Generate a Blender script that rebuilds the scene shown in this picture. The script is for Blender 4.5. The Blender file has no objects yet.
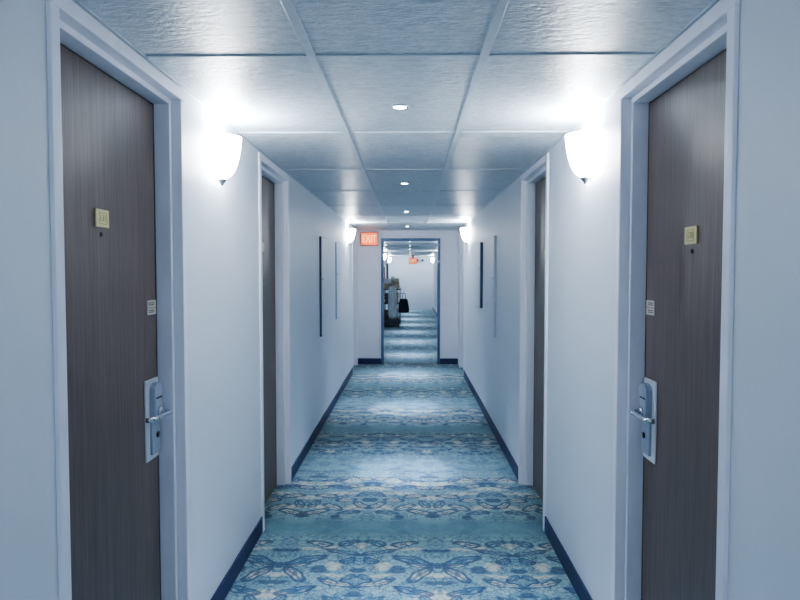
import bpy, bmesh, math, random
from mathutils import Vector, Matrix
random.seed(7)
C = bpy.context.scene.collection
S = bpy.context.scene

# ------------------------------------------------------------------ layout (metres; corridor runs along +Y)
EYE = 1.58
CEIL = EYE + .734
XL, XR = -.905, .83            # corridor side walls
XR2 = .99                     # right wall beyond the cross wall
Y0, YP, YE = -4.6, 11.32, 28.6   # back, cross wall, end wall
PT = .14                      # cross wall thickness
F = 655.0

# ------------------------------------------------------------------ node helpers
class N:
    """tiny expression wrapper over shader math nodes"""
    def __init__(s, nt, sock): s.nt, s.k = nt, sock
    def _m(s, op, *a, clamp=False):
        n = s.nt.nodes.new('ShaderNodeMath'); n.operation = op; n.use_clamp = clamp
        for i, v in enumerate((s,) + a):
            if isinstance(v, N): s.nt.links.new(v.k, n.inputs[i])
            else: n.inputs[i].default_value = v
        return N(s.nt, n.outputs[0])
    def __add__(s, o): return s._m('ADD', o)
    __radd__ = __add__
    def __sub__(s, o): return s._m('SUBTRACT', o)
    def __rsub__(s, o): return (s * -1.0) + o
    def __mul__(s, o): return s._m('MULTIPLY', o)
    __rmul__ = __mul__
    def __truediv__(s, o): return s._m('DIVIDE', o)
    def abs(s): return s._m('ABSOLUTE')
    def sin(s): return s._m('SINE')
    def sqrt(s): return s._m('SQRT')
    def max(s, o): return s._m('MAXIMUM', o)
    def min(s, o): return s._m('MINIMUM', o)
    def mod(s, o): return s._m('FLOORED_MODULO', o)
    def pingpong(s, o): return s._m('PINGPONG', o)
    def step(s, a, b):         # smooth 0..1 between a and b
        n = s.nt.nodes.new('ShaderNodeMapRange'); n.interpolation_type = 'SMOOTHSTEP'
        s.nt.links.new(s.k, n.inputs[0])
        if a <= b:
            n.inputs[1].default_value = a; n.inputs[2].default_value = b
            n.inputs[3].default_value = 0; n.inputs[4].default_value = 1
        else:
            n.inputs[1].default_value = b; n.inputs[2].default_value = a
            n.inputs[3].default_value = 1; n.inputs[4].default_value = 0
        return N(s.nt, n.outputs[0])

def srgb(r, g, b):
    f = lambda c: (c/255/12.92) if c/255 <= .04045 else ((c/255+.055)/1.055)**2.4
    return (f(r), f(g), f(b), 1)

def new_mat(name):
    m = bpy.data.materials.new(name); m.use_nodes = True
    nt = m.node_tree; b = nt.nodes['Principled BSDF']
    return m, nt, b

def coords(nt):
    tc = nt.nodes.new('ShaderNodeTexCoord')
    return tc.outputs['Object']

def mapped(nt, scale):
    mp = nt.nodes.new('ShaderNodeMapping'); mp.inputs['Scale'].default_value = scale
    nt.links.new(coords(nt), mp.inputs['Vector'])
    return mp.outputs['Vector']

def noise(nt, vec, scale, detail=3, rough=.55):
    n = nt.nodes.new('ShaderNodeTexNoise'); n.inputs['Scale'].default_value = scale
    n.inputs['Detail'].default_value = detail; n.inputs['Roughness'].default_value = rough
    nt.links.new(vec, n.inputs['Vector'])
    return N(nt, n.outputs['Fac'])

def mixc(nt, fac, a, b):
    n = nt.nodes.new('ShaderNodeMix'); n.data_type = 'RGBA'
    if isinstance(fac, N): nt.links.new(fac.k, n.inputs[0])
    else: n.inputs[0].default_value = fac
    for v, i in ((a, 6), (b, 7)):
        if isinstance(v, tuple): n.inputs[i].default_value = v
        else: nt.links.new(v, n.inputs[i])
    return n.outputs[2]

def bump(nt, b, h, strength, dist=.002):
    n = nt.nodes.new('ShaderNodeBump'); n.inputs['Strength'].default_value = strength
    n.inputs['Distance'].default_value = dist
    nt.links.new(h.k, n.inputs['Height']); nt.links.new(n.outputs[0], b.inputs['Normal'])

def simple(name, col, rough=.5, metal=0, var=.06, scale=(30, 30, 30), bmp=0, spec=.5, dist=.002):
    m, nt, b = new_mat(name)
    f = noise(nt, mapped(nt, scale), 1.0, 4)
    dark = tuple(c*(1-var*1.6) for c in col[:3]) + (1,)
    lite = tuple(min(1, c*(1+var)) for c in col[:3]) + (1,)
    nt.links.new(mixc(nt, f.step(.3, .7), dark, lite), b.inputs['Base Color'])
    b.inputs['Roughness'].default_value = rough; b.inputs['Metallic'].default_value = metal
    b.inputs['Specular IOR Level'].default_value = spec
    if bmp: bump(nt, b, f, bmp, dist)
    return m

def glow(name, col, strength):
    m, nt, b = new_mat(name)
    b.inputs['Base Color'].default_value = col
    f = noise(nt, mapped(nt, (9, 9, 9)), 1.0, 2)
    c2 = tuple(x*.96 for x in col[:3]) + (1,)
    nt.links.new(mixc(nt, f, c2, col), b.inputs['Emission Color'])
    b.inputs['Emission Strength'].default_value = strength
    b.inputs['Roughness'].default_value = .4
    return m

M = {}
M['wall'] = simple('wall_paint', srgb(217, 225, 235), .52, var=.008, scale=(60, 60, 60), bmp=.10, dist=.001)
M['cross'] = simple('cross_wall_paint', srgb(222, 226, 240), .55, var=.02, scale=(40, 40, 20), bmp=.08)
M['frame'] = simple('frame_paint', srgb(232, 235, 246), .42, var=.02, scale=(12, 12, 3))
M['base'] = simple('rubber_base', srgb(34, 44, 88), .45, var=.08, scale=(8, 8, 8))
M['blue'] = simple('blue_metal_paint', srgb(78, 104, 142), .4, var=.04, scale=(10, 10, 4))
M['grid'] = simple('grid_paint', srgb(196, 208, 218), .38, var=.04, scale=(14, 14, 14))
M['brass'] = simple('plate_gold', srgb(196, 186, 138), .45, metal=.15, var=.05, scale=(60, 60, 60))
M['brass_dark'] = simple('plate_engraving', srgb(128, 116, 66), .5, metal=.1)
M['sticker'] = simple('sticker_paper', srgb(190, 188, 176), .6, var=.04, scale=(80, 80, 80))
M['ink'] = simple('sticker_ink', srgb(105, 100, 92), .6)
M['steel'] = simple('satin_steel', srgb(206, 212, 220), .36, metal=.3, var=.04, scale=(50, 50, 300))
M['chrome'] = simple('polished_steel', srgb(200, 206, 214), .22, metal=.9, var=.03)
M['housing'] = simple('lock_grey', srgb(150, 162, 180), .4, metal=.2, var=.04)
M['dark'] = simple('dark_slot', srgb(22, 24, 30), .6)
M['cabinet'] = simple('cabinet_white', srgb(217, 225, 235), .45, var=.02)
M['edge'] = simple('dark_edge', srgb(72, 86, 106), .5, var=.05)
M['edge_pale'] = simple('pale_edge', srgb(184, 194, 208), .5, var=.05)
M['edge_brown'] = simple('brown_edge', srgb(92, 66, 68), .5, var=.05)
M['lens'] = glow('downlight_lens', (.86, .93, 1, 1), 22)
M['shade'] = glow('lit_glass', (.95, .98, 1, 1), 58)
M['white_trim'] = simple('trim_ring', srgb(150, 160, 172), .35, metal=.4)
M['black_bag'] = simple('black_fabric', srgb(28, 32, 44), .8, var=.2, bmp=.3, dist=.004)
M['linen'] = simple('linen_bag_grey', srgb(206, 213, 218), .85, var=.12, scale=(30, 30, 4), bmp=.3, dist=.004)
M['towel'] = simple('cream_towel', srgb(212, 206, 184), .9, var=.1, bmp=.5, dist=.004)
M['towel_w'] = simple('white_towel', srgb(222, 226, 230), .9, var=.08, bmp=.5, dist=.004)
M['tan'] = simple('tan_towel', srgb(188, 178, 154), .9, var=.14, bmp=.5, dist=.004)
M['mauve'] = simple('mauve_cloth', srgb(122, 104, 110), .9, var=.14, bmp=.4, dist=.004)
M['cart'] = simple('cart_plastic', srgb(52, 62, 72), .55, var=.1)
M['pole'] = simple('cart_metal', srgb(120, 128, 136), .35, metal=.6)

# ceiling panels: semi-gloss embossed film, fibres running across the corridor
def ceiling_mat():
    m, nt, b = new_mat('embossed_ceiling_panel')
    v = mapped(nt, (15, 42, 10))
    f = noise(nt, v, 1.0, 5, .65)
    f2 = noise(nt, mapped(nt, (45, 120, 10)), 1.0, 3, .6)
    g = f * .6 + f2 * .4
    nt.links.new(mixc(nt, g.step(.35, .65), srgb(176, 188, 200), srgb(212, 221, 230)), b.inputs['Base Color'])
    b.inputs['Roughness'].default_value = .39
    b.inputs['Specular IOR Level'].default_value = .6
    bump(nt, b, g, 1.0, .013)
    return m
M['ceiling'] = ceiling_mat()

# door veneer: grey brown, fine vertical grain
def veneer():
    m, nt, b = new_mat('grey_brown_veneer')
    g1 = noise(nt, mapped(nt, (140, 140, 2.2)), 1.0, 4, .6)
    g2 = noise(nt, mapped(nt, (420, 420, 9)), 1.0, 2, .5)
    g3 = noise(nt, mapped(nt, (6, 6, 1.2)), 1.0, 2, .5)
    g = g1 * .5 + g2 * .3 + g3 * .2
    nt.links.new(mixc(nt, g.step(.36, .64), srgb(80, 69, 67), srgb(106, 94, 90)), b.inputs['Base Color'])
    b.inputs['Roughness'].default_value = .42
    b.inputs['Specular IOR Level'].default_value = .45
    bump(nt, b, g, .1, .001)
    return m
M['veneer'] = veneer()

# carpet: mirrored botanical motif woven in blues, teal and sand
def carpet():
    m, nt, b = new_mat('patterned_carpet')
    sx = nt.nodes.new('ShaderNodeSeparateXYZ'); nt.links.new(coords(nt), sx.inputs[0])
    HALF, PER = .4275, 2.6
    X, Y = N(nt, sx.outputs[0]), N(nt, sx.outputs[1])
    u0 = (X - .150 + HALF*20).pingpong(HALF)
    v0 = (Y - 3.0 + PER*10).mod(PER)
    cb = nt.nodes.new('ShaderNodeCombineXYZ')
    nt.links.new(u0.k, cb.inputs[0]); nt.links.new(v0.k, cb.inputs[1])
    wob = noise(nt, cb.outputs[0], 13.0, 3)
    wob2 = noise(nt, cb.outputs[0], 11.0, 3, .5)
    u = u0 + (wob - .5) * .05
    v = v0 + (wob2 - .5) * .08
    def ell(cx, cy, ang, L, W):
        ca, sa = math.cos(ang), math.sin(ang)
        du, dv = u - cx, v - cy
        p = (du*ca + dv*sa) / L
        q = (dv*ca - du*sa) / W
        return (p*p + q*q).sqrt(), p, q
    dark = None; sand = None; mid = None
    def orr(a, b): return b if a is None else a.max(b)
    D = math.radians
    # wings / petals: (cu, cv, angle, half length, half width)
    wings = [(.135, .540, D(26), .125, .042), (.095, .485, D(8), .075, .024), (.095, .375, D(-52), .105, .040), (.06, .41, D(-20), .05, .018),
             (.180, .760, D(-22), .085, .040),                       # arcs over the A flower
             (.330, .640, D(-24), .115, .030), (.360, .535, D(28), .052, .030),
             (.330, .270, D(-20), .110, .034), (.385, .335, D(40), .050, .026),
             (.350, .770, D(25), .070, .038), (.130, .190, D(22), .110, .035), (.060, .09, D(60), .060, .028),
             (.34, .09, D(-35), .08, .03),
             # paisley rows
             (.085, 1.27, D(20), .095, .040), (.050, 1.42, D(70), .080, .036), (.185, 1.36, D(-35), .090, .042),
             (.300, 1.26, D(15), .080, .035), (.370, 1.40, D(-50), .080, .040), (.265, 1.50, D(10), .075, .038),
             (.120, 1.58, D(-10), .090, .040), (.385, 1.62, D(30), .075, .036), (.060, 1.76, D(28), .080, .036),
             (.200, 1.77, D(-30), .090, .036), (.320, 1.80, D(12), .095, .036), (.140, 1.93, D(10), .100, .034), (.36, 1.97, D(-24), .085, .034),
             # loose leaves in the calm band
             (.10, 2.16, D(18), .085, .026), (.30, 2.22, D(-16), .09, .026), (.20, 2.40, D(8), .10, .026), (.39, 2.46, D(-30), .06, .024)]
    for i, w in enumerate(wings):
        d, p, q = ell(*w)
        ring = d.step(.60, .80) * d.step(1.12, .95)
        vein = (q.abs().step(.24, .10)) * d.step(1.0, .85)
        rib = ((p*9.0 + q.abs()*5.0).sin()).step(.35, .9) * d.step(1.0, .9) * .7
        dark = orr(dark, ring.max(vein * .8).max(rib))
        if i in (1, 2, 4, 7, 13, 15, 17, 18, 19, 21, 23, 25, 28):
            sand = orr(sand, d.step(.78, .55))
        else:
            mid = orr(mid, d.step(.95, .6))
    for (cx, cy, L, W) in [(0, .475, .035, .030), (HALF, .415, .045, .022), (0, 1.20, .06, .03), (HALF, 1.50, .07, .04), (0, .67, .09, .028), (.215, .43, .045, .055),
                           (HALF, 1.86, .08, .03), (0, 2.02, .09, .03), (.22, 1.18, .03, .05), (HALF, .15, .06, .03), (0, .28, .10, .022)]:
        d, p, q = ell(cx, cy, 0, L, W)
        dark = orr(dark, d.step(1.1, .7) * .95)
    for (cx, cy, a, L, W) in [(.300, .47, .6, .045, .060), (.14, .68, -.1, .075, .020), (0, .36, 0, .10, .028), (.31, .355, -.3, .06, .026), (.26, .70, .2, .05, .03),
                              (HALF, .73, 0, .05, .05), (.10, 1.36, 0, .12, .04), (.32, 1.34, .2, .10, .05), (.0, 1.55, 0, .1, .05), (.24, 1.64, .1, .12, .04),
                              (.09, 1.85, 0, .10, .05), (.40, 1.74, .2, .10, .04), (.27, 1.93, .3, .09, .04), (.02, .15, 0, .09, .04)]:
        d, p, q = ell(cx, cy, a, L, W)
        sand = orr(sand, d.step(1.15, .55))
    clouds = noise(nt, cb.outputs[0], 7.0, 4, .6)
    flecks = noise(nt, cb.outputs[0], 30.0, 4, .7)
    curl = (noise(nt, cb.outputs[0], 15.0, 2, .5) - .5).abs().step(.045, .012)
    curl2 = (noise(nt, cb.outputs[0], 24.0, 2, .5) - .47).abs().step(.05, .015)
    blot = noise(nt, cb.outputs[0], 17.0, 3, .6).step(.56, .64)
    pile = noise(nt, coords(nt), 260.0, 2, .6)
    plain = v.step(.82, .96) * v.step(1.20, 1.04)
    plain2 = v0.step(2.08, 2.2) * v0.step(2.6, 2.52)
    busy = 1.0 - plain * .8 - plain2 * .45
    base = mixc(nt, clouds.step(.34, .66), CP['deep'], CP['teal'])
    base = mixc(nt, flecks.step(.52, .66) * .5 * busy, base, CP['pale'])
    base = mixc(nt, mid * busy * .55, base, CP['mid'])
    base = mixc(nt, sand * busy * (flecks.step(.25, .5)) * .8, base, CP['sand'])
    base = mixc(nt, blot * busy * .5, base, CP['mid'])
    base = mixc(nt, curl * busy * .55, base, CP['navy'])
    base = mixc(nt, curl2 * busy * .3, base, CP['sand'])
    base = mixc(nt, dark * busy * .8, base, CP['navy'])
    base = mixc(nt, (plain * .45), base, CP['band'])
    base = mixc(nt, pile.step(.3, .7) * .22, base, CP['navy'])
    nt.links.new(base, b.inputs['Base Color'])
    b.inputs['Roughness'].default_value = .88
    b.inputs['Specular IOR Level'].default_value = .2
    b.inputs['Sheen Weight'].default_value = .15
    bump(nt, b, pile, .35, .004)
    return m
CP = dict(deep=srgb(86, 128, 144), teal=srgb(126, 166, 172), pale=srgb(172, 194, 194), mid=srgb(70, 116, 146),
          sand=srgb(206, 204, 184), navy=srgb(26, 62, 98), band=srgb(92, 132, 148))
M['carpet'] = carpet()

# ------------------------------------------------------------------ mesh helpers
def box(bm, x0, x1, y0, y1, z0, z1, bev=0, seg=2):
    x0, x1 = sorted((x0, x1)); y0, y1 = sorted((y0, y1)); z0, z1 = sorted((z0, z1))
    r = bmesh.ops.create_cube(bm, size=1)
    vs = r['verts']
    for v in vs:
        v.co = Vector((x0 + (v.co.x+.5)*(x1-x0), y0 + (v.co.y+.5)*(y1-y0), z0 + (v.co.z+.5)*(z1-z0)))
    if bev:
        es = list({e for v in vs for e in v.link_edges})
        bmesh.ops.bevel(bm, geom=es, offset=bev, segments=seg, profile=.6, affect='EDGES')
    return vs

def lathe(bm, prof, segs=28, c=(0, 0, 0), axis='Z', cap=True, sq=(1, 1)):
    rings = []
    for r, h in prof:
        ring = []
        for i in range(segs):
            a = 2*math.pi*i/segs
            p = (r*math.cos(a)*sq[0], r*math.sin(a)*sq[1], h)
            if axis == 'X': p = (h, p[0], p[1])
            if axis == 'Y': p = (p[0], h, p[1])
            ring.append(bm.verts.new((p[0]+c[0], p[1]+c[1], p[2]+c[2])))
        rings.append(ring)
    for a, b in zip(rings, rings[1:]):
        for i in range(segs):
            bm.faces.new((a[i], a[(i+1) % segs], b[(i+1) % segs], b[i]))
    if cap:
        for ring in (rings[0], rings[-1]):
            try: bm.faces.new(ring)
            except ValueError: pass
    bmesh.ops.recalc_face_normals(bm, faces=bm.faces)

def tube(bm, pts, rad, segs=12):
    pts = [Vector(p) for p in pts]
    rings = []
    for i, p in enumerate(pts):
        t = (pts[min(i+1, len(pts)-1)] - pts[max(i-1, 0)]).normalized()
        up = Vector((0, 0, 1)) if abs(t.z) < .9 else Vector((1, 0, 0))
        s = t.cross(up).normalized(); w = s.cross(t)
        r = rad[i] if isinstance(rad, (list, tuple)) else rad
        rings.append([bm.verts.new(p + s*r*math.cos(2*math.pi*k/segs) + w*r*math.sin(2*math.pi*k/segs)) for k in range(segs)])
    for a, b in zip(rings, rings[1:]):
        for k in range(segs):
            bm.faces.new((a[k], a[(k+1) % segs], b[(k+1) % segs], b[k]))
    bm.faces.new(rings[0]); bm.faces.new(rings[-1])
    bmesh.ops.recalc_face_normals(bm, faces=bm.faces)

def obj(name, bm, mat, parent=None, smooth=False):
    me = bpy.data.meshes.new(name); bm.to_mesh(me); bm.free()
    me.materials.append(mat)
    if smooth:
        for p in me.polygons: p.use_smooth = True
    o = bpy.data.objects.new(name, me); C.objects.link(o)
    if parent: o.parent = parent
    return o

def bx(name, dims, mat, parent=None, bev=0):
    bm = bmesh.new(); box(bm, *dims, bev=bev)
    return obj(name, bm, mat, parent)

def tag(o, label, cat, group=None, kind=None):
    o['label'] = label; o['category'] = cat
    if group: o['group'] = group
    if kind: o['kind'] = kind
    return o

def thing(name, label, cat, loc=(0, 0, 0), group=None, kind=None, rz=0):
    o = bpy.data.objects.new(name, None); C.objects.link(o)
    o.empty_display_size = .1
    o.location = loc; o.rotation_euler = (0, 0, rz)
    return tag(o, label, cat, group, kind)

def dup(root, loc, label, sx=1, rz=None):
    r = root.copy(); C.objects.link(r); r.location = loc; r['label'] = label
    if rz is not None: r.rotation_euler = (0, 0, rz)
    for ch in list(root.children):
        c = ch.copy(); C.objects.link(c); c.parent = r
        for g in list(ch.children):
            d = g.copy(); C.objects.link(d); d.parent = c
    return r

# ------------------------------------------------------------------ doors (positions along Y of the outer edge of each casing)
CAS, STEP = .042, .022
HEAD = EYE + .718
doors = [(-1, 1.643, 2.612, 'far', '131'), (1, 1.692, 2.625, 'far', '130'),
         (-1, 3.915, 4.87, 'near', None), (1, 3.95, 4.90, 'near', None),
         (-1, 10.22, 11.17, 'near', None), (1, 10.0, 10.95, 'near', None)]

# ------------------------------------------------------------------ room shell
tag(bx('floor', (XL-.35, XR2+.35, Y0-.2, YE+.2, -.12, 0), M['carpet']), 'blue and teal carpet with mirrored leaf pattern running down the corridor', 'carpet', kind='structure')
tag(bx('ceiling', (XL-.35, XR2+.35, Y0-.2, YE+.2, CEIL, CEIL+.12), M['ceiling']), 'embossed grey blue panel ceiling over the corridor', 'ceiling', kind='structure')

def side_wall(name, s, X, y0, y1, label, openings):
    bm = bmesh.new(); T = .22
    y = y0
    for (a, b) in openings:
        box(bm, X, X+s*T, y, a+.012, 0, CEIL)
        box(bm, X, X+s*T, a+.012, b-.012, HEAD-.012, CEIL)
        y = b-.012
    box(bm, X, X+s*T, y, y1, 0, CEIL)
    return tag(obj(name, bm, M['wall']), label, 'wall', kind='structure')

ol = [(d[1], d[2]) for d in doors if d[0] < 0]; orr_ = [(d[1], d[2]) for d in doors if d[0] > 0]
side_wall('wall_left', -1, XL, Y0, YP, 'pale blue corridor wall on the left with doors and sconces', ol)
side_wall('wall_right', 1, XR, Y0, YP, 'pale blue corridor wall on the right with doors and sconces', orr_)
side_wall('wall_left_far', -1, XL, YP+PT, YE, 'pale blue left wall behind the loaded cart, beyond the cross wall', [])
side_wall('wall_right_far', 1, XR2, YP+PT, YE, 'pale blue right wall seen through the blue framed opening', [])
tag(bx('wall_back', (XL-.22, XR+.22, Y0-.15, Y0, 0, CEIL), M['wall']), 'pale blue wall behind the viewpoint', 'wall', kind='structure')
tag(bx('wall_end', (XL-.22, XR2+.22, YE, YE+.15, 0, CEIL), M['wall']), 'plain pale blue wall closing the far end of the corridor', 'wall', kind='structure')

# cross wall with an opening
OX0, OX1, OTOP = -.500, .520, EYE + .597
FW = .045
bm = bmesh.new()
box(bm, XL-.22, OX0+.01, YP, YP+PT, 0, CEIL)
box(bm, OX1-.01, XR2+.22, YP, YP+PT, 0, CEIL)
box(bm, OX0+.01, OX1-.01, YP, YP+PT, OTOP-.01, CEIL)
tag(obj('wall_cross', bm, M['cross']), 'lavender white cross wall around the blue framed opening', 'wall', kind='structure')
bm = bmesh.new()
for (a, b) in ((OX0, OX0+FW), (OX1-FW, OX1)):
    box(bm, a, b, YP-.02, YP+PT+.02, 0, OTOP, bev=.004)
box(bm, OX0+FW, OX1-FW, YP-.02, YP+PT+.02, OTOP-FW, OTOP, bev=.004)
tag(obj('trim_1', bm, M['blue']), 'blue painted metal frame of the opening in the cross wall', 'door frame', kind='structure')

# skirting pieces, one per stretch of wall
def base(name, dims, label):
    bm = bmesh.new(); box(bm, *dims, bev=.003)
    tag(obj(name, bm, M['base']), label, 'baseboard', kind='structure')
BT, BH = .009, .10
lt = ['on the left wall before the first door', 'on the left wall between the first two doors', 'on the left wall between second door and cross wall', None]
rt = [t.replace('left', 'right') if t else None for t in lt]
for s, X, op, txt, nm in ((-1, XL, ol, lt, 'baseboard_left'), (1, XR, orr_, rt, 'baseboard_right')):
    y = Y0
    for i, (a, b) in enumerate(op):
        base(nm, (X-s*BT, X, y, a, 0, BH), 'navy rubber baseboard ' + txt[i])
        y = b
for X, nm, t in ((XL, 'baseboard_left', 'left'), (XR2, 'baseboard_right', 'right')):
    s = -1 if X < 0 else 1
    base(nm, (X-s*BT, X, YP+PT, YE, 0, BH), 'navy rubber baseboard on the %s wall beyond the opening' % t)
base('baseboard_cross', (XL, OX0, YP-BT, YP, 0, BH), 'dark navy baseboard on cross wall left of the opening')
base('baseboard_cross', (OX1, XR, YP-BT, YP, 0, BH), 'dark navy baseboard on cross wall right of the opening')

# ceiling grid strips
GX = (-.334, .250)
SW, SD = .030, .006
k = 2
def strip(dims, label):
    global k
    bm = bmesh.new(); box(bm, *dims, bev=.0022)
    tag(obj('trim_%d' % k, bm, M['grid']), label, 'ceiling strip', kind='structure'); k += 1
for gx, t in zip(GX, ('left', 'right')):
    strip((gx-SW/2, gx+SW/2, Y0, YP, CEIL-SD, CEIL), 'long %s ceiling strip above the near corridor' % t)
    strip((gx-SW/2, gx+SW/2, YP+PT, YE, CEIL-SD, CEIL), 'long %s ceiling strip beyond the cross wall' % t)
ys = [2.222 + 1.222*i + (.02 if i == 0 else 0) for i in range(-4, 22)]
for i, y in enumerate(ys):
    if YP-.1 < y < YP+PT+.1 or y > YE-.1: continue
    r = XR if y < YP else XR2
    bm = bmesh.new()
    for a, b in ((XL, GX[0]-SW/2), (GX[0]+SW/2, GX[1]-SW/2), (GX[1]+SW/2, r)):
        box(bm, a, b, y-.011, y+.011, CEIL-.005, CEIL, bev=.0018)
    tag(obj('trim_%d' % k, bm, M['grid']), 'narrow ceiling strip crossing the corridor', 'ceiling strip', kind='structure', group='cross strips of the ceiling grid'); k += 1
# wall angle where ceiling meets wall
for X, s, a, b, t in ((XL, -1, Y0, YP, 'left near'), (XR, 1, Y0, YP, 'right near'), (XL, -1, YP+PT, YE, 'left far'), (XR2, 1, YP+PT, YE, 'right far')):
    strip((X, X-s*.012, a, b, CEIL-.005, CEIL), 'slim edge strip where ceiling meets the %s wall' % t)

# ------------------------------------------------------------------ door sets
DLAB = ['grey brown guest room door numbered 131, nearest on the left',
        'grey brown guest room door numbered 130, nearest on the right',
        'grey brown door past the sconce, second on the left wall',
        'grey brown door past the sconce, second on the right wall',
        'recessed door tight against the cross wall on the left side',
        'recessed door tight against the cross wall on the right side']

def text_mesh(name, body, size, mat, parent, loc, rot, ext=.0006, align='CENTER'):
    cu = bpy.data.curves.new(name, 'FONT'); cu.body = body; cu.size = size; cu.extrude = ext
    cu.align_x = align; cu.align_y = 'CENTER'; cu.resolution_u = 2
    t = bpy.data.objects.new(name, cu); C.objects.link(t)
    dg = bpy.context.evaluated_depsgraph_get()
    me = bpy.data.meshes.new_from_object(t.evaluated_get(dg))
    bpy.data.objects.remove(t); bpy.data.curves.remove(cu)
    me.materials.clear(); me.materials.append(mat)
    me.transform(Matrix.Translation(loc) @ rot)
    o = bpy.data.objects.new(name, me); C.objects.link(o); o.parent = parent
    return o

def text_rot(s):          # text facing the corridor from wall side s
    # readable from inside: local x runs toward +Y on the left wall, -Y on the right wall
    if s < 0: return Matrix(((0, 0, 1, 0), (1, 0, 0, 0), (0, 1, 0, 0), (0, 0, 0, 1)))
    return Matrix(((0, 0, -1, 0), (-1, 0, 0, 0), (0, 1, 0, 0), (0, 0, 0, 1)))

def make_door(i, s, y0, y1, lockside, num):
    X = XL if s < 0 else XR
    yc = (y0+y1)/2
    root = thing('door_%d' % (i+1), DLAB[i], 'door', (X, yc, 0), kind='structure')
    # all local: x outward = s*d, y relative to centre
    def L(d0, d1, a, b, z0, z1): return (s*d0, s*d1, a-yc, b-yc, z0, z1)
    bm = bmesh.new()
    ia, ib, it = y0+CAS, y1-CAS, HEAD-CAS
    for a, b in ((y0, ia), (ib, y1)): box(bm, *L(-.012, .13, a, b, 0, it), bev=.003)
    box(bm, *L(-.012, .13, y0, y1, it, HEAD), bev=.003)
    ja, jb, jt = ia+STEP, ib-STEP, it-STEP
    for a, b in ((ia, ja), (jb, ib)): box(bm, *L(.027, .13, a, b, 0, jt), bev=.003)
    box(bm, *L(.027, .13, ia, ib, jt, it), bev=.003)
    obj('door_frame', bm, M['frame'], root)
    far = lockside == 'far'
    ga, gb = (.004, .020)
    la, lb, lt_ = ja+ga, jb-gb, jt-.009
    D = .083
    bm = bmesh.new(); box(bm, *L(D, D+.042, la, lb, .004, lt_), bev=.002)
    obj('door_leaf', bm, M['veneer'], root)
    bm = bmesh.new()                                       # added dark panel behind the leaf, keeps the gap looking shaded
    box(bm, *L(D+.043, .135, ja, jb, 0, jt)); obj('door_stop', bm, M['dark'], root)
    bm = bmesh.new()                                       # dark strips painting the shadow gap along the far edge and head
    box(bm, *L(D+.004, D+.042, lb+.0005, jb-.0005, .004, jt-.0005)); box(bm, *L(D+.006, D+.042, la, lb, lt_+.0005, jt-.0005))
    obj('door_seal', bm, M['dark'], root)
    # number plate
    py = (2.089 if s < 0 else 2.142) if i < 2 else (y0+y1)/2 - .03
    pz = EYE + .174 if s < 0 else EYE + .122
    if i < 4:
        bm = bmesh.new(); box(bm, *L(D-.006, D, py-.044, py+.044, pz-.0285, pz+.0285), bev=.002)
        plate = obj('number_plate', bm, M['brass'], root)
        bm = bmesh.new()
        fr = .0016
        for a, b, c, d in ((py-.026, py+.026, pz-.018, pz-.018+fr), (py-.026, py+.026, pz+.018-fr, pz+.018), (py-.026, py-.026+fr, pz-.018, pz+.018), (py+.026-fr, py+.026, pz-.018, pz+.018)):
            box(bm, *L(D-.0066, D-.0056, a, b, c, d))
        obj('plate_border', bm, M['brass_dark'], plate)
        if num:
            text_mesh('room_number', num, .030, M['brass_dark'], plate, Vector((s*(D-.006), py-yc, pz)), text_rot(s))
        bm = bmesh.new(); lathe(bm, [(.005, 0), (.0075, 0), (.0075, -s*.0025), (.0055, -s*.003), (.004, -s*.001), (.0002, -s*.001)], 20, (s*D, py-yc-.004, pz-.051), 'X')
        obj('peephole', bm, M['dark'], root, True)
    # lock set
    ey = lb if far else la
    e = -1 if far else 1                                    # direction from lock edge into the leaf
    if i < 2:
        # stickers near the lock edge
        for j, (z0, z1) in enumerate(((EYE-.131, EYE-.104), (EYE-.159, EYE-.133))):
            bm = bmesh.new(); box(bm, *L(D-.0015, D, ey+e*.002, ey+e*.084, z0, z1), bev=.0005)
            st = obj('sticker', bm, M['sticker'], root)
            bm = bmesh.new()
            for q in range(2):
                zz = z0+.008+q*.007
                for w in range(5):
                    a = ey+e*(.022+w*.011)
                    box(bm, *L(D-.002, D-.0014, a, a+e*.008, zz, zz+.0042))
            obj('sticker_print', bm, M['ink'], st)
    if i >= 2: return root
    zl = EYE - .530                                          # lever height
    bm = bmesh.new()
    a, b = ey+e*.004, ey+e*.126
    box(bm, *L(D-.007, D, a, b, zl-.180, zl+.128), bev=.0035, seg=2)
    lk = obj('lock_plate', bm, M['steel'], root)
    bm = bmesh.new()                                         # raised upper housing with an arched top
    a2, b2 = ey+e*.012, ey+e*.092
    n = 14; top = []
    for q in range(n+1):
        t = math.pi*q/n
        top.append(((a2+b2)/2 + (b2-a2)/2*math.cos(t) - yc, zl+.090+.022*math.sin(t)))
    outl = [(a2-yc, zl-.022), (b2-yc, zl-.022)] + top
    fa = [bm.verts.new((s*(D-.006), p, z)) for p, z in outl]
    fb = [bm.verts.new((s*(D-.028), p, z)) for p, z in outl]
    bm.faces.new(fa); ff = bm.faces.new(fb)
    for q in range(len(outl)): bm.faces.new((fa[q], fa[(q+1) % len(outl)], fb[(q+1) % len(outl)], fb[q]))
    bmesh.ops.bevel(bm, geom=list(ff.edges), offset=.003, segments=2, affect='EDGES')
    bmesh.ops.recalc_face_normals(bm, faces=bm.faces)
    obj('lock_housing', bm, M['housing'], lk)
    bm = bmesh.new(); box(bm, *L(D-.016, D-.006, a2, b2, zl-.160, zl-.026), bev=.003)
    obj('lower_housing', bm, M['housing'], lk)
    bm = bmesh.new(); box(bm, *L(D-.0295, D-.022, a2+e*.014, b2-e*.014, zl+.052, zl+.058), bev=.001)
    obj('card_slot', bm, M['dark'], lk)
    ym = ey+e*.045-yc
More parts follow.
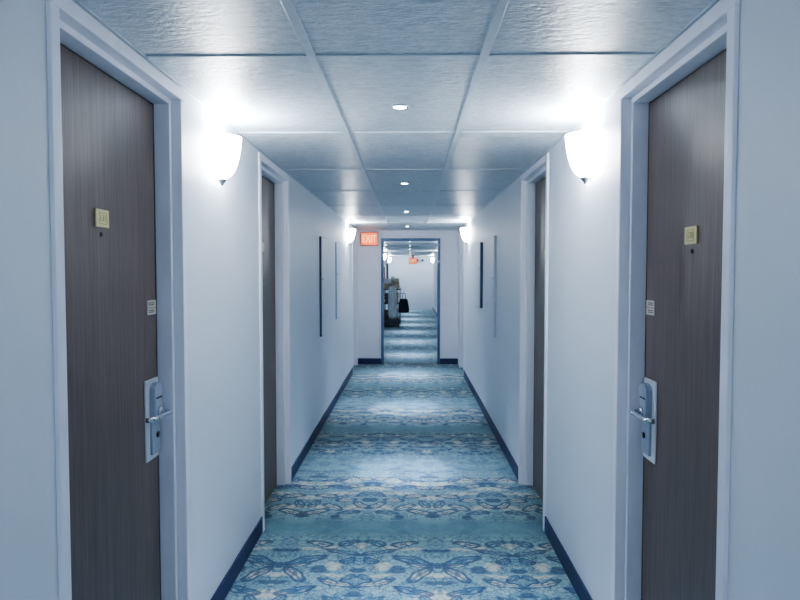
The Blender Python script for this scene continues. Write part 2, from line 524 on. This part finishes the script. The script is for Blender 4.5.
    bm = bmesh.new(); lathe(bm, [(.009, 0), (.012, -s*.002), (.012, -s*.005), (.004, -s*.006), (.0002, -s*.003)], 18, (s*(D-.016), ym, zl-.090), 'X')
    obj('keyhole', bm, M['dark'], lk, True)
    bm = bmesh.new()                                         # lever: neck out of the door, grip, return to the face
    xo = s*(D-.067)
    lathe(bm, [(.020, s*(D-.028)), (.020, s*(D-.034)), (.015, s*(D-.038))], 24, (0, ym, zl), 'X')
    arm = .160
    pts = [(s*(D-.034), ym, zl), (s*(D-.052), ym, zl), (s*(D-.064), ym+e*.006, zl), (xo, ym+e*.022, zl), (xo, ym+e*.06, zl), (xo, ym+e*.115, zl), (s*(D-.064), ym+e*(arm-.012), zl), (s*(D-.055), ym+e*arm, zl), (s*(D-.040), ym+e*(arm+.003), zl)]
    tube(bm, pts, [.011, .011, .011, .0105, .010, .010, .010, .010, .009])
    obj('lever_handle', bm, M['chrome'], lk, True)
    return root
for i, d in enumerate(doors): make_door(i, *d)

# ------------------------------------------------------------------ wall sconces
def make_sconce(label):
    r = thing('wall_sconce', label, 'wall lamp', (0, 0, 0), group='lit glass sconces along the corridor')
    # built against a wall at local x=0, room towards +x
    zb, zt = EYE+.435, EYE+.628
    h = zt-zb
    cx = .042
    prof = [(.012, .022, 0), (.030, .045, .004), (.048, .064, .020), (.060, .076, .045), (.071, .087, .090), (.078, .093, .140), (.082, .097, h)]
    bm = bmesh.new(); n = 28; rings = []
    def ring(d, w_, z, off):
        # half ellipse bulging into the room, edges meet the wall plate
        return [bm.verts.new((.008 + max(0, (d*1.4-off))*math.sin(math.pi*q/n), (w_-off)*math.cos(math.pi*q/n), zb+z)) for q in range(n+1)]
    outer = [ring(d, w_, z, 0) for d, w_, z in prof]
    inner = [ring(d, w_, max(z, .008), .004) for d, w_, z in reversed(prof)]
    rings = outer + inner
    for p, q in zip(rings, rings[1:]):
        for i in range(n): bm.faces.new((p[i], p[i+1], q[i+1], q[i]))
    bm.faces.new(rings[0])
    bmesh.ops.recalc_face_normals(bm, faces=bm.faces)
    obj('glass_shade', bm, M['shade'], r, True)
    bm = bmesh.new()
    lathe(bm, [(.002, zb-.030), (.005, zb-.028), (.008, zb-.020), (.014, zb-.014), (.018, zb-.008), (.023, zb-.003), (.021, zb+.002)], 20, (.032, 0, 0))
    obj('finial', bm, M['pole'], r, True)
    bm = bmesh.new()
    box(bm, 0, .0075, -.05, .05, zb+.02, zt-.01, bev=.002)
    tube(bm, [(.003, 0, zb+.012), (.012, 0, zb-.004), (.030, 0, zb-.006)], .005)
    obj('bracket', bm, M['steel'], r)
    return r
SC = [(-1, XL, 3.05, 'glowing sconce on the left wall between the two nearest left doors'),
      (1, XR, 3.02, 'glowing sconce on the right wall between the two nearest right doors'),
      (-1, XL, 9.42, 'glowing sconce left of the exit sign by the cross wall'),
      (1, XR, 9.25, 'glowing sconce by the cross wall on the right side'),
      (-1, XL, 21.9, 'small glowing sconce seen through opening above the cart'),
      (-1, XL, 27.5, 'small glowing sconce left of the far exit sign at end wall'),
      (1, XR2, 21.5, 'hidden'),
      (1, XR2, 27.5, 'small glowing sconce right of far exit sign at end wall'),
      (-1, XL, 15.1, 'hidden'), (1, XR2, 15.1, 'hidden')]
LC = (.91, .955, 1.0)
def point(loc, power, rad=.04, col=LC):
    l = bpy.data.lights.new('lamp', 'POINT'); l.energy = power; l.shadow_soft_size = rad; l.color = col
    o = bpy.data.objects.new('lamp', l); C.objects.link(o); o.location = loc
    return o
P_SC = 17.0
first = None
for s, X, y, lab in SC:
    if lab != 'hidden':
        rz = 0 if s < 0 else math.pi
        if first is None:
            first = make_sconce(lab); o = first; o.location = (X, y, 0); o.rotation_euler = (0, 0, rz)
        else: dup(first, (X, y, 0), lab, rz=rz)
    point((X - s*.060, y, EYE+.60), P_SC, .03)
for y in (-3.2,):  # unseen fill lamps added behind the viewpoint to brighten frames and near walls
    for s, X in ((-1, XL), (1, XR)): point((X - s*.12, y, EYE+.5), P_SC*1.8, .08, (.89, .94, 1.0))

# ------------------------------------------------------------------ recessed downlights
def make_dl(label):
    r = thing('downlight', label, 'ceiling light', (0, 0, CEIL), group='recessed downlights along the ceiling')
    bm = bmesh.new(); lathe(bm, [(.040, 0), (.040, -.004), (.036, -.006), (.030, -.004), (.030, -.001)], 32, cap=False); obj('trim_ring', bm, M['white_trim'], r, True)
    bm = bmesh.new(); lathe(bm, [(.029, -.001), (.027, -.004), (.018, -.007), (.001, -.008)], 28); obj('lens', bm, M['lens'], r, True)
    return r
DX = -.045
dls = [2.925 + 2.46*i for i in range(0, 11)]
names = ['nearest downlight in the ceiling, between the two near sconces', 'second nearest downlight along the ceiling centre line',
         'third nearest downlight along the ceiling centre line', 'fourth downlight, last before the cross wall',
         'first downlight seen through the opening under its blue head', 'second downlight seen through the opening', 'third downlight seen through the opening',
         'fourth downlight seen through the opening', 'fifth downlight seen through the opening', 'sixth downlight seen through the opening, near the far exit sign', 'last downlight above the end wall']
def spot(y, power, ang):
    l = bpy.data.lights.new('downlight_lamp', 'SPOT'); l.energy = power; l.spot_size = math.radians(ang); l.spot_blend = 1.0
    l.shadow_soft_size = .02; l.color = (.68, .77, 1.0)
    o = bpy.data.objects.new('downlight_lamp', l); C.objects.link(o)
    o.location = (DX if y < YP else DX+.03, y, CEIL-.03); o.rotation_euler = (math.radians(-5.5), 0, 0)
P_DL = 340
dfirst = None
for y, n in zip(dls, names):
    x = DX if y < YP else DX + .045
    if dfirst is None: dfirst = make_dl(n); dfirst.location = (x, y, CEIL)
    else: dup(dfirst, (x, y, CEIL), n)
for y in [dls[0]-4.88, dls[0]-2.44] + dls: spot(y, P_DL*.9, 27); spot(y, P_DL*.42, 58)

# ------------------------------------------------------------------ exit signs
def sign_mat(name, c0, c1, st):
    m, nt, b = new_mat(name)
    f = noise(nt, mapped(nt, (9, 9, 9)), 1.0, 2)
    nt.links.new(mixc(nt, f.step(.35, .65), c0, c1), b.inputs['Emission Color'])
    b.inputs['Base Color'].default_value = c0; b.inputs['Emission Strength'].default_value = st
    return m
M['exit_face'] = sign_mat('exit_face', (1, .20, .07, 1), (1, .27, .10, 1), .75)
M['exit_text'] = sign_mat('exit_letters', (1, .62, .30, 1), (1, .72, .40, 1), 1.1)
M['exit_case'] = simple('exit_case', srgb(150, 110, 112), .5, var=.05)
def exit_sign(label, loc, w, h, stem):
    r = thing('exit_sign', label, 'exit sign', loc)
    bm = bmesh.new(); box(bm, -w/2, w/2, -.045, 0, -h/2, h/2, bev=.006); obj('sign_case', bm, M['exit_case'], r)
    bm = bmesh.new(); box(bm, -w/2+.012, w/2-.012, -.048, -.044, -h/2+.012, h/2-.014, bev=.001); f = obj('sign_face', bm, M['exit_face'], r)
    rot = Matrix(((1, 0, 0, 0), (0, 0, -1, 0), (0, 1, 0, 0), (0, 0, 0, 1)))
    t = text_mesh('sign_lettering', 'EXIT', .118*w/.30, M['exit_text'], f, Vector((0, -.0485, -.002)), rot @ Matrix.Diagonal((1, 1.45, 1, 1)))
    if stem:
        bm = bmesh.new(); box(bm, -.05, .05, -.04, -.005, h/2, h/2+stem, bev=.004); obj('ceiling_mount', bm, M['exit_case'], r)
    return r
exit_sign('glowing orange red exit sign on the cross wall beside the left sconce', (-.700, YP-.001, EYE+.585), .305, .235, 0)
exit_sign('small glowing orange exit sign hanging before the far end wall', (.115, 27.0, CEIL-.24), .33, .25, .115)
point((-.70, YP-.13, EYE+.56), .25, .06, (1, .45, .3))

# ------------------------------------------------------------------ wall cabinets with dark or pale sides
def cabinet(label, s, X, y, w, ztop, zbot, edge, d=.034):
    r = thing('wall_cabinet', label, 'wall cabinet', (X, y, 0), group=None)
    D = lambda a: -s*a
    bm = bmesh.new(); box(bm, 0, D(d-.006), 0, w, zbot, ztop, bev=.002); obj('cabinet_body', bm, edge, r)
    bm = bmesh.new(); box(bm, D(d-.008), D(d), .010, w-.004, zbot+.006, ztop-.006, bev=.002); dr = obj('cabinet_door', bm, M['cabinet'], r)
    bm = bmesh.new(); lathe(bm, [(.010, D(d)), (.010, D(d+.008)), (.006, D(d+.011))], 14, (0, .035, (ztop+zbot)/2+.08), 'X'); obj('latch', bm, M['steel'], dr, True)
    return r
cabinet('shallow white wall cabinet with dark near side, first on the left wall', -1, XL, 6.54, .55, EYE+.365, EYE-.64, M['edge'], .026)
cabinet('shallow pale wall cabinet, second on the left wall before the sconce', -1, XL, 7.94, .50, EYE+.375, EYE-.565, M['edge_pale'], .017)
cabinet('tall shallow pale wall cabinet, first on the right wall past the second door', 1, XR, 6.33, .50, EYE+.36, EYE-.62, M['edge_pale'], .026)
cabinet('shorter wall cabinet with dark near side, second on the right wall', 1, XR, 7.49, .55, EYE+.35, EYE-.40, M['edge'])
cabinet('brownish wall panel above the loaded cart, left side beyond opening', -1, XL, 22.6, .6, EYE+.22, EYE-.6, M['edge_brown'], .05)
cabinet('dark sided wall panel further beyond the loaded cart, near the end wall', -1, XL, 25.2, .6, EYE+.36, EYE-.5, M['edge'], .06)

# emergency lamp on the end wall
r = thing('emergency_light', 'small dark twin lamp fitting on end wall right of far exit sign', 'emergency light', (.42, YE+.001, EYE+.50))
bm = bmesh.new(); box(bm, -.10, .10, -.06, 0, -.05, .03, bev=.008); obj('lamp_case', bm, M['edge_pale'], r)
for q in (-.11, .13):
    bm = bmesh.new(); lathe(bm, [(.03, 0), (.055, -.05), (.05, -.07), (.01, -.072)], 16, (q, -.05, .05), 'Y'); obj('lamp_head', bm, M['edge'], r, True)

# ------------------------------------------------------------------ loaded housekeeping cart beyond the opening
CX, CY = -.53, 19.25
r = thing('linen_cart', 'dark based linen cart against the left wall beyond the blue frame', 'cart', (CX, CY, 0))
W, Dp = .52, .95
bm = bmesh.new(); box(bm, -W/2, W/2, -.21, Dp, .09, .235, bev=.015); obj('cart_base', bm, M['cart'], r)
for a in (-1, 1):
    for b_ in (-.13, Dp-.09):
        bm = bmesh.new(); lathe(bm, [(.02, -.018), (.043, -.016), (.046, 0), (.043, .016), (.02, .018)], 18, (a*(W/2-.06), b_, .046), 'X'); 
        box(bm, a*(W/2-.06)-.024, a*(W/2-.06)+.024, b_-.012, b_+.012, .046, .10)
        obj('wheel', bm, M['cart'], r, False)
        bm = bmesh.new(); tube(bm, [(a*(W/2-.025), (.025 if b_ < .5 else Dp-.025), .22), (a*(W/2-.025), (.025 if b_ < .5 else Dp-.025), 1.12)], .013); obj('post', bm, M['pole'], r, True)
for z in (.66, 1.08):
    bm = bmesh.new(); box(bm, -W/2, W/2, 0, Dp, z, z+.025, bev=.006); obj('shelf', bm, M['cart'], r)
bm = bmesh.new(); tube(bm, [(W/2-.03, .02, .985), (W/2-.03, -.085, .985), (W/2-.02, -.10, .985), (W/2+.14, -.10, .985)], .009); obj('push_handle', bm, M['pole'], r, True)

def sack(name, label, cat, cx, cy, cz, prof, mat, sq, parts=None, seed=1, wr=.05):
    """hanging cloth body: profile (half width, z) with vertical folds"""
    rnd = random.Random(seed)
    bm = bmesh.new(); segs = 40
    ph = [rnd.uniform(0, 6.28) for _ in range(4)]
    rings = []
    for rr, z in prof:
        ring = []
        for i in range(segs):
            a = 2*math.pi*i/segs
            f = 1 + wr*(math.sin(5*a+ph[0]) + .7*math.sin(9*a+ph[1]+z*2) + .5*math.sin(14*a+ph[2]))
            ring.append(bm.verts.new((rr*f*math.cos(a)*sq[0], rr*f*math.sin(a)*sq[1], z)))
        rings.append(ring)
    for p, q in zip(rings, rings[1:]):
        for i in range(segs): bm.faces.new((p[i], p[(i+1) % segs], q[(i+1) % segs], q[i]))
    bm.faces.new(rings[0]); bm.faces.new(rings[-1])
    bmesh.ops.recalc_face_normals(bm, faces=bm.faces)
    o = obj(name, bm, mat, None, True); o.location = (cx, cy, cz)
    return tag(o, label, cat)
sack('laundry_bag', 'long pale grey laundry bag hanging on the front of the cart', 'bag', -.515, CY-.108, .236,
     [(.05, 0), (.105, .02), (.122, .12), (.122, .35), (.118, .62), (.110, .82), (.095, .92), (.06, .96), (.02, .97)], M['linen'], (1.05, .75), wr=.025)
# black bag hanging from the push handle
b_ = thing('tote_bag', 'black tote bag hanging on the front right corner of the cart', 'bag', (-.185, CY-.10, .42))
bm = bmesh.new()
prof = [(.06, 0), (.150, .012), (.160, .06), (.150, .20), (.125, .34), (.11, .40), (.06, .41)]
rings = []
for rr, z in prof:
    rings.append([bm.verts.new((math.copysign(abs(math.cos(t))**.6, math.cos(t))*rr, math.copysign(abs(math.sin(t))**.6, math.sin(t))*min(rr*.42, .062), z)) for t in [2*math.pi*i/32 for i in range(32)]])
for p, q in zip(rings, rings[1:]):
    for i in range(32): bm.faces.new((p[i], p[(i+1) % 32], q[(i+1) % 32], q[i]))
bm.faces.new(rings[0]); bm.faces.new(rings[-1]); bmesh.ops.recalc_face_normals(bm, faces=bm.faces)
obj('bag_body', bm, M['black_bag'], b_, True)
for yy in (-.03, .03):
    bm = bmesh.new(); tube(bm, [(-.05, yy, .39), (-.04, yy, .49), (-.01, 0, .575), (.03, 0, .575), (.055, yy, .49), (.06, yy, .39)], .008, 8); obj('bag_strap', bm, M['black_bag'], b_, True)

# linens on the shelves: rounded folded bundles, each its own thing
def bundle(name, label, cat, x, y, z, w, d, h, mat, seed, group=None):
    rnd = random.Random(seed)
    bm = bmesh.new(); layers = 3
    for i in range(layers):
        t = h/layers
        jx, jy = rnd.uniform(-.012, .012), rnd.uniform(-.01, .01)
        box(bm, -w/2+jx, w/2+jx, -d/2+jy, d/2+jy, i*t, (i+1)*t+.001, bev=t*.42, seg=3)
    o = obj(name, bm, mat, None, True); o.location = (x, y, z); o.rotation_euler = (0, 0, rnd.uniform(-.12, .12))
    return tag(o, label, cat, group)
ZT = 1.106
bundle('folded_towel', 'cream folded towel on cart top, front right', 'towel', CX+.13, CY+.16, ZT, .20, .26, .13, M['towel'], 1)
bundle('folded_towel', 'tan folded towel on cart top, front left', 'towel', CX-.12, CY+.16, ZT, .24, .26, .16, M['tan'], 2)
bundle('folded_towel', 'white folded towel lying on the tan towel', 'towel', CX-.11, CY+.16, ZT+.162, .22, .24, .14, M['towel_w'], 3)
bundle('folded_towel', 'tan folded towel topping the cream towel on cart', 'towel', CX+.12, CY+.17, ZT+.132, .18, .22, .10, M['tan'], 4)
bundle('folded_towel', 'small cream towel at the very top of the right pile', 'towel', CX+.12, CY+.17, ZT+.234, .15, .2, .08, M['towel'], 5)
bundle('folded_blanket', 'mauve folded blanket on the middle shelf of the cart', 'blanket', CX-.115, CY+.25, .686, .22, .40, .30, M['mauve'], 6)
bundle('folded_sheet', 'cream folded sheet stack on middle shelf beside the black bag', 'sheet', CX+.11, CY+.25, .686, .17, .38, .33, M['towel'], 7)
bundle('folded_sheet', 'white folded sheets low on the cart base behind the black bag', 'sheet', CX+.11, CY+.25, .236, .18, .36, .30, M['towel_w'], 8)
bundle('folded_blanket', 'dark mauve folded blanket low on the cart base, left', 'blanket', CX-.12, CY+.25, .236, .22, .40, .24, M['mauve'], 9)
o = sack('plastic_sack', 'white stuffed sack sitting on the towels atop the cart', 'bag', CX+.02, CY+.52, ZT, [(.05, 0), (.16, .02), (.19, .10), (.17, .22), (.10, .29), (.04, .33), (.06, .37)], M['towel_w'], (1, .9), wr=.04, seed=4)
o['label'] = 'white stuffed sack on cart top behind the towel piles'

# ------------------------------------------------------------------ world, camera, view
w = bpy.data.worlds.new('dim_world'); S.world = w; w.use_nodes = True
w.node_tree.nodes['Background'].inputs[0].default_value = (.02, .03, .045, 1)
w.node_tree.nodes['Background'].inputs[1].default_value = .3
cd = bpy.data.cameras.new('camera'); cam = bpy.data.objects.new('camera', cd); C.objects.link(cam)
cd.sensor_width = 36; cd.lens = F/800*36; cd.clip_start = .02
cam.location = (0, 0, EYE)
cam.rotation_euler = (math.radians(90)-math.atan(27/F), 0, math.atan(10/F))
S.camera = cam
S.view_settings.view_transform = 'AgX'
S.view_settings.look = 'AgX - Medium High Contrast'
S.view_settings.exposure = .45
